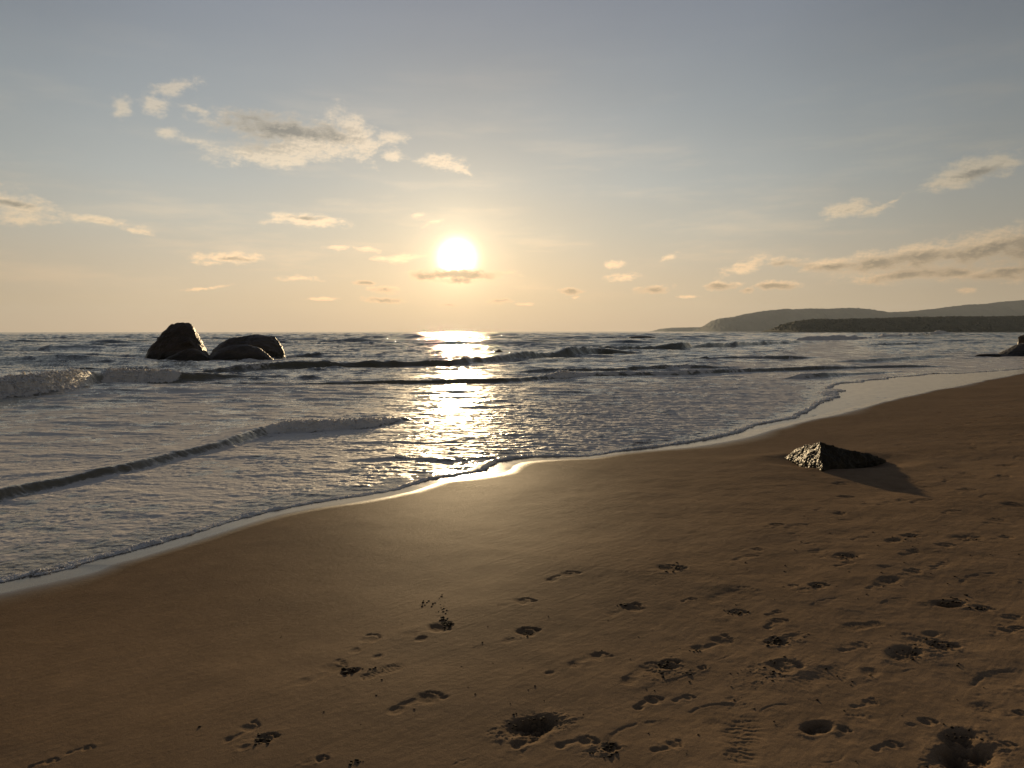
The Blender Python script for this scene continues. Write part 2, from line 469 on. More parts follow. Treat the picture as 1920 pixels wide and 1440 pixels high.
PR = []   # (heel px, toe px, kind, depth m, side)
def foot(x0, y0, x1, y1, kind='foot', depth=0.006, side=1, rough=0.4):
    PR.append((x0, y0, x1, y1, kind, depth, side, rough))
foot(1026, 1090, 1082, 1071, 'foot', .007)
foot(930, 1139, 1002, 1122, 'ball', .009)
foot(1138, 1154, 1206, 1133, 'ball', .013, -1)
foot(1195, 1078, 1282, 1060, 'ball', .014)
foot(750, 1192, 852, 1170, 'ball', .016, -1)
foot(765, 1205, 812, 1190, 'heel', .008)
foot(944, 1206, 1004, 1176, 'ball', .016)
foot(556, 1284, 652, 1238, 'foot', .005, -1)
foot(676, 1272, 756, 1246, 'shoe', .007, 1, .8)
foot(640, 1262, 672, 1254, 'hole', .018)
foot(728, 1336, 830, 1298, 'foot', .008)
foot(660, 1224, 706, 1188, 'foot', .006, -1)
foot(694, 1240, 720, 1222, 'heel', .006)
foot(446, 1406, 520, 1374, 'ball', .020)
foot(416, 1392, 486, 1352, 'foot', .007, -1)
foot(952, 1372, 1046, 1350, 'hole', .045, 1, 1.2)
foot(975, 1392, 1020, 1376, 'hole', .02, 1, 1)
foot(950, 1410, 992, 1382, 'heel', .012)
foot(990, 1418, 1090, 1350, 'arc', .012)
foot(1040, 1400, 1120, 1385, 'foot', .010)
foot(1066, 1250, 1140, 1224, 'foot', .006)
foot(1170, 1282, 1240, 1242, 'foot', .008)
foot(1232, 1272, 1262, 1236, 'ball', .018, 1, 1)
foot(1276, 1278, 1362, 1262, 'arc', .010)
foot(1298, 1218, 1372, 1194, 'foot', .009, -1)
foot(1340, 1158, 1396, 1144, 'ball', .010)
foot(1326, 1128, 1416, 1102, 'foot', .004)
foot(1436, 1180, 1468, 1160, 'foot', .009)
foot(1500, 1190, 1440, 1210, 'ball', .018, 1, 1)
foot(1400, 1275, 1494, 1240, 'ball', .014, 1, 1)
foot(1388, 1438, 1398, 1342, 'shoe', .008, 1, .5)
foot(1506, 1372, 1556, 1358, 'hole', .040, 1, .8)
foot(1552, 1368, 1590, 1368, 'ball', .012)
foot(1654, 1168, 1582, 1178, 'shoe', .010)
foot(1748, 1133, 1806, 1133, 'hole', .045, 1, 1)
foot(1806, 1146, 1860, 1140, 'ball', .014)
foot(1674, 1238, 1716, 1214, 'hole', .020, 1, 1)
foot(1712, 1228, 1786, 1206, 'ball', .020, 1, 1)
foot(1766, 1438, 1850, 1402, 'hole', .060, 1, .8)
foot(1772, 1396, 1826, 1372, 'hole', .030, 1, 1)
foot(1492, 1288, 1592, 1252, 'shoe', .006)
foot(1700, 1262, 1760, 1258, 'arc', .008)
foot(1840, 1290, 1925, 1258, 'arc', .022, 1, .8)
foot(1190, 1330, 1236, 1306, 'foot', .012)
foot(1100, 1412, 1160, 1398, 'ball', .016, 1, 1)
foot(1150, 1392, 1260, 1352, 'arc', .010)
foot(1300, 1340, 1400, 1322, 'arc', .012)
foot(1700, 1362, 1752, 1350, 'ball', .010)
for (x, y, L, dp, k) in [(1580, 934, 26, .012, 'ball'), (1568, 965, 30, .012, 'ball'), (1449, 986, 30, .014, 'ball'), (1587, 1043, 44, .018, 'hole'), (1676, 1014, 30, .012, 'hole'), (1697, 1008, 40, .014, 'ball'),
                         (1762, 1026, 44, .012, 'ball'), (1706, 1037, 34, .008, 'foot'), (1667, 1088, 36, .016, 'hole'), (1703, 1075, 42, .012, 'ball'), (1755, 1058, 60, .012, 'arc'), (1522, 1101, 50, .018, 'ball'),
                         (1812, 1009, 40, .014, 'hole'), (1739, 971, 36, .012, 'arc'), (1806, 891, 34, .012, 'ball'), (1873, 896, 38, .018, 'ball'), (1884, 874, 36, .014, 'hole'), (1766, 881, 26, .01, 'ball'), (1810, 833, 20, .012, 'hole'),
                         (1690, 897, 24, .01, 'ball'), (1568, 910, 40, .010, 'ball'), (1687, 919, 26, .007, 'foot'), (1806, 921, 50, .012, 'ball'), (1862, 979, 34, .010, 'ball'), (1890, 950, 40, .012, 'ball'), (1780, 1130, 20, .01, 'hole'),
                         (1850, 1085, 90, .016, 'arc'), (1640, 1101, 30, .006, 'foot'), (1412, 1033, 34, .009, 'ball'), (1582, 1058, 34, .008, 'foot'), (1395, 1046, 40, .006, 'foot'), (1450, 1150, 30, .008, 'foot'), (1660, 945, 24, .006, 'foot'),
                         (1535, 955, 20, .006, 'foot'), (1725, 940, 30, .008, 'foot'), (1760, 1060, 30, .009, 'foot'), (1905, 1030, 40, .010, 'arc'), (1880, 1010, 30, .010, 'ball'), (1490, 1000, 20, .004, 'foot'), (1610, 1010, 26, .006, 'foot'),
                         (1560, 1130, 60, .008, 'arc'), (1480, 1100, 26, .008, 'ball'), (1900, 1180, 30, .012, 'ball'), (1650, 1065, 30, .006, 'ball'), (1780, 960, 24, .008, 'foot'), (1850, 930, 24, .008, 'foot'), (1838, 862, 22, .008, 'foot'), (1870, 845, 20, .006, 'foot'), (1905, 815, 20, .006, 'foot'),
                         (1120, 1228, 30, .006, 'heel'), (905, 1212, 22, .006, 'arc'), (1030, 1262, 24, .006, 'heel'), (1690, 1130, 60, .010, 'arc'), (1745, 1190, 26, .010, 'hole'), (1880, 1185, 40, .008, 'ball'), (1600, 1215, 50, .006, 'foot'),
                         (1350, 1230, 50, .007, 'arc'), (1290, 1125, 26, .006, 'foot'), (1310, 1255, 22, .010, 'ball'), (1460, 1330, 60, .008, 'arc'), (1620, 1320, 50, .006, 'foot'), (1660, 1400, 50, .008, 'foot'), (1880, 1400, 40, .012, 'ball'), (1905, 1340, 30, .012, 'ball'),
                         (1250, 1400, 60, .008, 'foot'), (1280, 1310, 40, .007, 'foot'), (150, 1405, 30, .006, 'foot'), (80, 1430, 40, .006, 'foot'), (590, 1425, 30, .010, 'ball'), (880, 1430, 60, .006, 'arc'), (1560, 1420, 50, .008, 'arc')]:
    foot(x - L / 2, y + L * .14, x + L / 2, y - L * .14, k, dp, random.choice([-1, 1]), .8)
for i, (x0, y0, x1, y1, kind, dp, side, ro) in enumerate(PR):
    a = on_sand(x0, y0); b = on_sand(x1, y1)
    L = float(np.hypot(*(b - a)[:2])); c = (a + b) / 2
    L = min(max(L, 0.10), 0.36)
    press(c[0], c[1], math.atan2(b[1] - a[1], b[0] - a[0]), L, dp, kind, side, ro, i)
g = np.random.default_rng(5)
cnt = 0
while cnt < 300:                   # older, half worn marks over the walked part of the beach
    x = g.uniform(0.3, 16); y = g.uniform(1.8, 20)
    if x / y > 0.85: continue
    keep = smooth(np.array([x - 0.30 * y - 0.2]), -0.6, 1.2)[0]
    if g.random() > keep * 0.9: continue
    a = g.choice([R(48), R(55), R(228), R(40)]) + g.normal(0, .25)
    k = g.choice(['foot', 'foot', 'ball', 'ball', 'arc', 'heel', 'shoe', 'hole'], p=[.32, .16, .22, .12, .04, .10, .01, .03])
    press(x, y, a, g.uniform(.18, .27), g.uniform(.002, .009) * (0.7 + 0.06 * y), k, g.choice([-1, 1]), 1.0, cnt + 100)
    cnt += 1
# scour hollow round the half buried rock
rk = on_sand(1560, 866)
bb = block(rk[0], rk[1], 1.4)
q = np.hypot((X2[bb] - rk[0] - .05) / .85, (Y2[bb] - rk[1]) / .62)
sz2[bb] += -0.045 * np.exp(-(q / 0.85) ** 4) + 0.012 * np.exp(-((q - 1.25) / .3) ** 2)
thf = TT.ravel(); rf = RR.ravel()
wr_at = np.interp(thf, WTH, WR)
film = smooth(-sdist, -0.55, 0.05)                      # film of water left by the last wave
bw = smooth(samp(UN, sx, sy, 11.0), -1.5, 1.5)
wet = np.clip(smooth(sdist, 0.30 + 0.75 * bw, 0.0) * 0.86 + film, 0, 1)
damp = smooth(sdist, 5.5 + bw, 0.6)

def sand_material():
    m = bpy.data.materials.new("wet_sand"); m.use_nodes = True
    n = NT(m.node_tree)
    geo = n.new('ShaderNodeNewGeometry').outputs['Position']
    A = lambda nm: n.new('ShaderNodeAttribute', attribute_name=nm).outputs['Fac']
    wetf, dampf, shadef = A('wet'), A('damp'), A('pit_shade')
    big = n.noise(n.mapping(geo, sc=(0.5, 1.1, 1), rot=(0, 0, R(40))), 0.8, 5, 0.55)
    mid = n.noise(geo, 6.0, 5, 0.6)
    fine = n.noise(geo, 260.0, 3, 0.7)
    dry = n.ramp(big, [(0.3, (0.184, 0.124, 0.073, 1)), (0.7, (0.240, 0.165, 0.100, 1))])
    col = n.mix(n.m('MULTIPLY', dampf, 0.55), dry, (0.166, 0.112, 0.066, 1))
    col = n.mix(n.m('MULTIPLY', wetf, 0.75), col, (0.060, 0.044, 0.028, 1))
    col = n.mix(n.m('MULTIPLY', shadef, 0.45), col, (0.040, 0.026, 0.016, 1))  # painted shade: prints and holes darker inside, the deeper the more
    col = n.v('SCALE', col, scale=n.rng(fine, 0.3, 0.7, 0.72, 1.28, 'LINEAR'))
    col = n.v('SCALE', col, scale=n.rng(mid, 0.3, 0.7, 0.90, 1.10, 'LINEAR'))
    grit = n.noise(geo, 900.0, 1, 0.5)
    spark = n.rng(grit, 0.70, 0.78)
    rough = n.m('SUBTRACT', 0.74, n.m('MULTIPLY', dampf, 0.12))
    rough = n.m('ADD', rough, n.m('MULTIPLY', shadef, 0.25))
    rough = n.m('SUBTRACT', rough, n.m('MULTIPLY', spark, 0.32))
    mx = n.new('ShaderNodeMix', data_type='FLOAT'); n.put(mx.inputs[0], n.rng(wetf, 0.15, 1.0)); n.put(mx.inputs[2], rough); n.put(mx.inputs[3], n.m('ADD', n.rng(wetf, .86, 1.0, .27, .13), n.rng(mid, .3, .7, 0, .06, 'LINEAR')))
    rough = mx.outputs[0]
    p = n.new('ShaderNodeBsdfPrincipled')
    n.put(p.inputs['Base Color'], col); n.put(p.inputs['Roughness'], rough)
    p.inputs['IOR'].default_value = 1.33
    n.put(p.inputs['Specular IOR Level'], n.m('ADD', 0.007, n.m('MULTIPLY', n.rng(wetf, 0.1, 1.0), 0.45)))
    dry_f = n.m('SUBTRACT', 1.0, n.rng(wetf, 0.15, 0.9))
    rip = n.noise(n.mapping(geo, sc=(1, 1, 1), rot=(0, 0, R(-38))), 30.0, 3, 0.6)
    streak = n.noise(n.mapping(n.mapping(geo, rot=(0, 0, R(-42))), sc=(3.0, 28.0, 1)), 1.0, 3, 0.5)
    b1 = n.new('ShaderNodeBump'); b1.inputs['Distance'].default_value = 0.0022
    n.put(b1.inputs['Height'], fine); n.put(b1.inputs['Strength'], n.m('MULTIPLY', dry_f, 0.85))
    b2 = n.new('ShaderNodeBump'); b2.inputs['Distance'].default_value = 0.004
    n.put(b2.inputs['Height'], n.m('ADD', rip, n.m('MULTIPLY', streak, 0.8))); n.put(b2.inputs['Strength'], n.m('MULTIPLY', dry_f, 0.8)); n.put(b2.inputs['Normal'], b1.outputs[0])
    b3 = n.new('ShaderNodeBump'); b3.inputs['Distance'].default_value = 0.0016
    n.put(b3.inputs['Height'], grit); n.put(b3.inputs['Strength'], n.m('MULTIPLY', dry_f, 0.5)); n.put(b3.inputs['Normal'], b2.outputs[0])
    n.put(p.inputs['Normal'], b3.outputs[0])
    o = n.new('ShaderNodeOutputMaterial'); n.t.links.new(p.outputs[0], o.inputs[0])
    return m
SV = np.stack([sx, sy, sz2.ravel()], -1)
sand = mesh_obj('sand_beach', SV, grid_faces(len(rr), len(th)), sand_material())
attr(sand, 'wet', wet); attr(sand, 'damp', damp); attr(sand, 'pit_shade', pit_shade)
tag(sand, 'brown wet sand beach with footprints sloping to the water', kind='structure')

# ------------------------------------------------------------------ sea
th = cols(R(-95), R(80), 0.00150, 0.012, R(37.5))
rr_w = rows([(5.6, 30, 0.0023), (30, 160, 0.0036), (160, 700, 0.006), (700, 9000, 0.04)])
TT, RR = np.meshgrid(th, rr_w)
wx = (RR * np.sin(TT)).ravel(); wy = (RR * np.cos(TT)).ravel(); wth = TT.ravel(); wr = RR.ravel()
def radial_curve(thk, rk, t):
    Rk = np.interp(t, thk, rk)
    g_ = np.linspace(thk[0], thk[-1], 1200); lr = np.log(np.interp(g_, thk, rk))
    w = max(3, int(0.10 / (g_[1] - g_[0]))) | 1
    kk = np.hanning(w + 2); kk /= kk.sum()
    lr = np.convolve(np.pad(lr, (w + 1) // 2, 'reflect', reflect_type='odd'), kk, 'valid')
    dl = np.gradient(lr, g_)
    return Rk, np.interp(t, g_, 1.0 / np.sqrt(1 + dl ** 2))
Rs, cosw = radial_curve(WTH, WR, wth)
scallop = (0.045 * np.abs(samp(UN, wth * 9.0, wth * 0 + 1.0, 9.0)) - .03 + 0.010 * samp(TF, wx, wy, 3.0)) * np.minimum(Rs / 8, 2.5)
off = (wr - Rs) * cosw                    # metres offshore of the water's edge
near = np.abs(off) < 9
dt = seg_dist(wx[near], wy[near], wl)
off[near] = np.sign(off[near]) * np.where(dt < 6, dt, dt + (np.abs(off[near]) - dt) * smooth(dt, 6, 8))
off = off - scallop - 0.14 * samp(UN, wx, wy, 9.0) * smooth(wth, R(20), R(24)) * (1 - smooth(wth, R(31), R(34)))
T1 = tile_noise(512, 2.1, 7, 90, 21, wind=(0.08, 1.0), spread=12.0)
T2 = tile_noise(512, 2.0, 10, 120, 22, wind=(0.10, 1.0), spread=5.0)
T3 = tile_noise(512, 1.8, 12, 160, 23, wind=(0.15, 1.0), spread=4.0)
z = np.zeros(len(wx), np.float32)
a1 = 0.008 + 0.075 * smooth(off, 4, 50) + 0.060 * smooth(off, 40, 140)
t1 = samp(T1, wx, wy, 85.0)
t1 = t1 + 0.22 * (t1 ** 2 - 1)
z += a1 * t1 * smooth(off, 0.3, 6)
t2 = samp(T2, wx + 0.5 * wy, wy, 17.0)
z += (0.004 + 0.013 * smooth(off, 2, 25)) * (t2 + 0.25 * (t2 ** 2 - 1)) * smooth(off, 0.15, 2.5) * (1 - 0.5 * smooth(wr, 150, 300))
t3 = samp(T3, wx, wy, 4.3)
rgh = 0.45 + 1.6 * np.exp(-((wth - 0.10) / .28) ** 2) * np.exp(-((off - 3.5) / 7.0) ** 2)
z += 0.0034 * t3 * smooth(off, 0.04, 0.4) * (1 - smooth(wr, 28, 60)) * rgh
# the swash sheet climbs the beach
z += ZE * (1 - smooth(off, 0.0, 7.0))
z = np.maximum(z, beach_profile(-off * 1.0).astype(np.float32) + 0.006 * smooth(off, 0, .3)) * (off > 0) * 1.0 + z * (off <= 0)
foam = np.zeros(len(wx), np.float32)
# leading bead of the swash
lip = 0.008 * np.exp(-((off - 0.065) / 0.055) ** 2) + 0.004 * smooth(off, -0.01, 0.03)
lipn = samp(US, wx * 1.0, wy, 3.1)
z = z + lip * np.maximum(1 + 0.30 * lipn + 0.45 * samp(TF, wx, wy, 2.2), .25) * np.clip(wr / 8.0, 0.8, 1.05) * (0.45 + 0.55 * smooth(lipn, -1.2, 0.6))
z = np.where(off < 0.0, ZE + 0.056 * (-off) + (off * 1.1), z)         # turn under at the edge
foam = np.maximum(foam, 1.1 * (off > -.05) * (1 - smooth(off, 0.07, 0.085 + 0.16 * smooth(samp(UN, wx, wy, 4.0), -1.0, 2.2) ** 2 + .01)))
# breaking and rolling waves: points are (px, py of the foot, height in px, foam)
WAVES = [
    [(-420, 790, 30, 1), (-200, 758, 32, 1), (0, 739, 32, 1), (80, 733, 31, 1), (150, 724, 27, .9), (172, 717, 24, .15), (195, 714, 22, .2), (212, 713, 22, 1), (320, 712, 20, .9), (345, 712, 17, .1), (395, 709, 13, 0), (460, 706, 5, 0), (560, 705, 0, 0)],
    [(330, 700, 0, 0), (380, 698, 9, .1), (450, 694, 13, .35), (520, 691, 15, .25), (640, 688, 13, .1), (700, 687, 12, 0), (850, 684, 11, 0), (940, 677, 13, .1), (1000, 672, 14, 0), (1060, 669, 15, .1), (1120, 665, 16, .2), (1170, 664, 8, 0), (1210, 662, 0, 0)],
    [(1040, 661, 0, 0), (1100, 660, 8, 0), (1180, 657, 11, .15), (1280, 655, 11, .1), (1380, 650, 9, .1), (1480, 645, 6, .2), (1560, 640, 0, 0)],
    [(440, 716, 0, 0), (490, 720, 7, 0), (560, 722, 4, 0), (640, 720, 5, 0), (740, 719, 8, 0), (850, 719, 9, .1), (960, 715, 8, .1), (1020, 709, 6, .2), (1048, 707, 13, .9), (1080, 704, 8, .6), (1150, 703, 7, .3), (1280, 702, 8, .4), (1400, 697, 8, .3), (1560, 693, 6, .2), (1700, 690, 5, .1), (1800, 690, 0, 0)],
    [(960, 698, 0, 0), (1020, 697, 5, 0), (1080, 696, 7, .1), (1160, 694, 5, 0), (1240, 691, 8, .2), (1280, 690, 9, .4), (1340, 690, 4, 0), (1400, 688, 0, 0)],
    [(-420, 1060, 14, .1), (-200, 992, 16, .1), (0, 944, 18, .1), (60, 927, 17, 0), (150, 907, 14, 0), (250, 886, 16, .1), (340, 860, 12, .2), (430, 839, 14, .1), (500, 813, 13, .3), (530, 809, 17, .9), (620, 805, 17, .9), (700, 799, 13, .8), (760, 786, 4, .3), (810, 780, 0, 0)],
    [(1460, 714, 0, 0), (1500, 713, 8, .4), (1540, 711, 9, .2), (1580, 707, 5, .1), (1640, 704, 3, 0), (1700, 700, 0, 0)],
    [(1480, 641, 0, 0), (1510, 639, 8, .9), (1560, 638, 9, 1), (1610, 637, 6, .7), (1650, 635, 0, 0)],
    [(1630, 636, 0, 0), (1660, 634, 6, .8), (1690, 633, 5, .3), (1740, 631, 6, .2), (1765, 628, 7, .9), (1795, 627, 0, 0)],
    [(525, 669, 0, 0), (545, 668, 6, .5), (580, 667, 5, .1), (670, 664, 0, 0)],
    [(1090, 636, 0, 0), (1120, 635, 4, .5), (1170, 635, 4, .9), (1195, 635, 0, 0)],
    [(1560, 680, 0, 0), (1600, 680, 4, .1), (1700, 674, 5, .1), (1735, 671, 6, .1), (1790, 668, 0, 0)],
    [(1240, 675, 0, 0), (1320, 673, 4, .1), (1400, 671, 4, 0), (1470, 673, 7, .2), (1520, 672, 2, 0), (1560, 670, 0, 0)],
    [(560, 880, 0, 0), (640, 874, 2, 0), (740, 868, 4, 0), (840, 876, 4, 0), (915, 872, 2, 0), (950, 866, 0, 0)],
    [(1590, 650, 0, 0), (1650, 648, 4, .2), (1800, 645, 3, .2), (1900, 644, 2, 0), (2100, 640, 0, 0)],
    [(-300, 668, 4, 0), (-100, 660, 4, 0), (60, 656, 3, 0), (180, 652, 0, 0)],
    [(90, 688, 0, 0), (160, 690, 4, .1), (280, 690, 3, .1), (340, 688, 0, 0)],
]
face = np.zeros(len(wx), np.float32)
for wi, wv in enumerate(WAVES):
    P3 = np.array([at_z(x, y, 0.03)[:2] for x, y, _, _ in wv])
    tk, rk_ = np.arctan2(P3[:, 0], P3[:, 1]), np.hypot(P3[:, 0], P3[:, 1])
    hk = np.array([w[2] for w in wv]) / FPX * P3[:, 1]
    fk = np.array([w[3] for w in wv], float)
    td = np.linspace(tk[0], tk[-1], 200)
    def sm(v):
        q = np.interp(td, tk, v); kk = np.hanning(13); kk /= kk.sum()
        return np.convolve(np.pad(q, 6, 'edge'), kk, 'valid')
    rkd, hkd, fkd = sm(rk_), sm(hk), sm(fk)
    msk = (wth > tk[0] - .01) & (wth < tk[-1] + .01) & (np.abs(wr - np.interp(wth, td, rkd)) < 0.4 * wr)
    t = wth[msk]; r = wr[msk]
    Rw, cs = radial_curve(td, rkd, t)
    h = np.interp(t, td, hkd, left=0, right=0); f = np.interp(t, td, fkd, left=0, right=0)
    x_, y_ = wx[msk], wy[msk]
    wob = samp(US, x_ + wi * 3, x_ * 0.3 + wi, 14.0)
    wob2 = samp(US, x_ * 1.0, x_ * .2 + wi * 2, 4.0)
    wf = 0.55 * np.maximum(h, .03) + 0.05
    d = (r - Rw) * cs - 1.25 * wf + (0.012 * wob2 + 0.10 * wob) * np.clip(h * 2, .05, 1)
    h = 0.90 * h * (1 + 0.10 * wob + 0.02 * wob2)
    wb = 3.4 * h + 0.25
    prof = np.where(d < 0, np.exp(-(np.abs(d) / wf) ** 2.2), np.exp(-(d / wb) ** 1.6))
    prof = prof - 0.10 * np.exp(-((d + 2.2 * wf) / (1.2 * wf)) ** 2)
    tf = samp(TF, x_, y_, 5.0); tf2 = samp(TF, x_, y_, 1.5)
    tf3 = samp(TF, x_, y_, .6)
    turb = f * h * (0.10 * tf + 0.06 * tf2 + 0.035 * tf3) * np.exp(-((d + .3 * wf) / (1.6 * wf)) ** 2)
    ripple = 0.012 * h * tf * (1 - f) * prof
    z[msk] += (h * prof + turb + ripple).astype(np.float32)
    ff = f * np.where(d < 0, np.exp(-((d + .2 * wf) / (1.5 * wf)) ** 4), np.exp(-(d / (0.5 * wb + .2)) ** 2))
    crest = 0.35 * np.exp(-((d + 0.1 * wf) / (0.35 * wf + .02)) ** 2) * smooth(h, 0.04, .2) * smooth(wob2, 0, 1.5)
    foam[msk] = np.maximum(foam[msk], np.maximum(ff, crest))
    wake = 0.42 * f * np.where(d > 0, np.exp(-(d / (3.0 + 2 * wb)) ** 2), 0)
    foam[msk] = np.maximum(foam[msk], wake)
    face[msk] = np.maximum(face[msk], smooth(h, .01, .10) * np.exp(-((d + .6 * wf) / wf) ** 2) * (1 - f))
wave_foam = foam * (off > 1.5)
# lace of old foam in the surf zone
surf = (0.28 + 0.05 * smooth(-wth, 0, .4)) * smooth(off, 0.0, 0.8) * (1 - smooth(off, 9, 30)) + 0.16 * (1 - smooth(off, 25, 70))
surf *= 0.75 + 0.25 * smooth(samp(UN, wx, wy, 30.0), -1.2, 1.2)
surf += 0.12 * np.exp(-((wth - 0.18) / .16) ** 2) * np.exp(-((off - 1.5) / 2.5) ** 2)
foam = np.maximum(foam, surf * (1 - 0.85 * face))
# water round the boulders is stirred
for (px, py, rad) in ((330, 676, 4.5), (465, 674, 5.5), (1900, 672, 4)):
    c = at_z(px, py, 0)
    foam = np.maximum(foam, 0.5 * np.exp(-(np.hypot(wx - c[0], (wy - c[1])) / rad) ** 2))
keep = (off > -0.09)
F = grid_faces(len(rr_w), len(th))
F = F[keep[F].all(1)]
V, F, AT = compact(np.stack([wx, wy, z], -1), F, {'foam': foam, 'off': off, 'face': face})

def sea_material():
    m = bpy.data.materials.new("sea_water"); m.use_nodes = True
    n = NT(m.node_tree)
    geo = n.new('ShaderNodeNewGeometry').outputs['Position']
    A = lambda nm: n.new('ShaderNodeAttribute', attribute_name=nm).outputs['Fac']
    fo, of, fc = A('foam'), A('off'), A('face')
    # foam pattern: stretched patches broken into lace
    w0 = n.new('ShaderNodeTexNoise'); n.put(w0.inputs['Vector'], geo); w0.inputs['Scale'].default_value = 1.3; w0.inputs['Detail'].default_value = 3
    wp = n.v('ADD', geo, n.v('SCALE', n.v('SUBTRACT', w0.outputs['Color'], (.5, .5, .5)), scale=0.9))
    patch = n.noise(n.mapping(wp, sc=(0.9, 0.55, 1), rot=(0, 0, R(-30))), 0.9, 6, 0.62)
    vor = n.new('ShaderNodeTexVoronoi', feature='DISTANCE_TO_EDGE'); n.put(vor.inputs['Vector'], n.mapping(wp, sc=(2.6, 2.0, 1), rot=(0, 0, R(-30)))); vor.inputs['Scale'].default_value = 1.0
    vor2 = n.new('ShaderNodeTexVoronoi', feature='DISTANCE_TO_EDGE'); n.put(vor2.inputs['Vector'], n.mapping(wp, sc=(9, 7, 1), rot=(0, 0, R(-30)))); vor2.inputs['Scale'].default_value = 1.0
    lace = n.m('SUBTRACT', 1.0, n.m('MULTIPLY', n.m('MINIMUM', vor.outputs[0], 0.35), 2.6))
    lace2 = n.m('SUBTRACT', 1.0, n.m('MULTIPLY', n.m('MINIMUM', vor2.outputs[0], 0.35), 2.4))
    fine = n.noise(geo, 24.0, 4, 0.65)
    val = n.m('ADD', n.m('MULTIPLY', patch, 1.25), n.m('ADD', n.m('MULTIPLY', lace, 0.24), n.m('MULTIPLY', lace2, 0.12)))
    val = n.m('ADD', val, n.m('MULTIPLY', n.m('SUBTRACT', fine, 0.5), 0.30))
    thr = n.m('SUBTRACT', 1.22, n.m('MULTIPLY', fo, 1.15))
    fmask = n.rng(n.m('SUBTRACT', val, thr), -0.02, 0.13)
    fmask = n.m('MULTIPLY', fmask, n.rng(fo, 0.0, 0.7, 0.55, 1.0, 'LINEAR'))
    deepc = n.mix(n.rng(of, 3, 60), (0.165, 0.145, 0.096, 1), (0.045, 0.058, 0.050, 1))
    shallow = n.mix(n.rng(of, 0.0, 2.5), (0.13, 0.10, 0.065, 1), deepc)
    shallow = n.mix(n.m('MULTIPLY', fc, 0.7), shallow, (0.16, 0.135, 0.075, 1))  # backlight glowing through the wave faces, painted into their base colour
    col = n.mix(fmask, shallow, (0.78, 0.72, 0.64, 1))
    p = n.new('ShaderNodeBsdfPrincipled')
    n.put(p.inputs['Base Color'], col)
    n.put(p.inputs['Roughness'], n.m('ADD', n.m('MULTIPLY', fmask, 0.55), n.rng(of, 30, 400, 0.045, 0.06, 'LINEAR')))
    p.inputs['IOR'].default_value = 1.333
    n.put(p.inputs['Specular IOR Level'], n.rng(fmask, 0, .8, .5, .08, 'LINEAR'))
    # ripples too small for the mesh
    r1 = n.noise(n.mapping(geo, sc=(0.30, 1.0, 1), rot=(0, 0, R(5))), 3.2, 5, 0.62)
    r2 = n.noise(n.mapping(geo, sc=(0.45, 1.0, 1), rot=(0, 0, R(-8))), 13.0, 4, 0.6, dist=0.4)
    r3 = n.noise(n.mapping(geo, sc=(0.13, 1.0, 1)), 0.55, 6, 0.65)
    gust = n.noise(n.mapping(geo, sc=(0.035, 0.14, 1), rot=(0, 0, R(4))), 1.0, 4, 0.6)
    gst = n.rng(gust, 0.36, 0.64, 0.45, 1.25)
    bA = n.new('ShaderNodeBump'); bA.inputs['Distance'].default_value = 0.030
    n.put(bA.inputs['Height'], r2); n.put(bA.inputs['Strength'], n.m('MULTIPLY', gst, n.rng(of, 0.3, 2.0, 0.60, 0.32, 'LINEAR')))
    bB = n.new('ShaderNodeBump'); bB.inputs['Distance'].default_value = 0.16
    n.put(bB.inputs['Height'], r1); n.put(bB.inputs['Strength'], n.m('MULTIPLY', gst, n.rng(of, 1.0, 40.0, 0.14, 0.75, 'LINEAR'))); n.put(bB.inputs['Normal'], bA.outputs[0])
    bC = n.new('ShaderNodeBump'); bC.inputs['Distance'].default_value = 0.9
    n.put(bC.inputs['Height'], r3); n.put(bC.inputs['Strength'], n.m('MULTIPLY', gst, n.rng(of, 20.0, 150.0, 0.0, 1.4, 'LINEAR'))); n.put(bC.inputs['Normal'], bB.outputs[0])
    froth = n.m('ADD', fine, n.m('MULTIPLY', n.noise(geo, 7.0, 5, 0.7), 2.2))
    bD = n.new('ShaderNodeBump'); bD.inputs['Distance'].default_value = 0.028
    n.put(bD.inputs['Height'], froth); n.put(bD.inputs['Strength'], n.m('MULTIPLY', fmask, n.rng(fo, .35, .8, .25, .9))); n.put(bD.inputs['Normal'], bC.outputs[0])
    n.put(p.inputs['Normal'], bD.outputs[0])
    o = n.new('ShaderNodeOutputMaterial'); n.t.links.new(p.outputs[0], o.inputs[0])
    return m
# lumps of froth and flying drops along the broken crests
cand = np.where(wave_foam > 0.55)[0]
g = np.random.default_rng(77)
bm = bmesh.new(); bmesh.ops.create_icosphere(bm, subdivisions=1, radius=1.0)
iv = np.array([v.co[:] for v in bm.verts]); ifc = np.array([[v.index for v in f.verts] for f in bm.faces]); bm.free()
wgt = (wave_foam[cand] ** 2) * wr[cand] ** 1.0; wgt = wgt / wgt.sum()
pick = g.choice(cand, 9000, p=wgt)
vv, fc_ = [], []
for i in pick:
    r_ = wr[i]; s_ = g.uniform(.005, .016) * min(max(r_ / 14, .6), 2.5)
    up = abs(g.normal(0, .6)) * s_ + (g.exponential(.05) * min(r_ / 20, 1.5) if g.random() < .22 else 0)
    q_ = iv * (1 + 0.3 * g.standard_normal((len(iv), 1))) * s_ * np.array([1.5, 1.2, .8]) * (1 if up < s_ * 2 else .5)
    fc_.append(ifc + len(vv) * len(iv)); vv.append(q_ + np.array([wx[i] + g.normal(0, .05), wy[i] + g.normal(0, .05), z[i] + up]))
edge = np.where((off > 0.005) & (off < 0.085) & (np.abs(wth) < R(38)))[0]
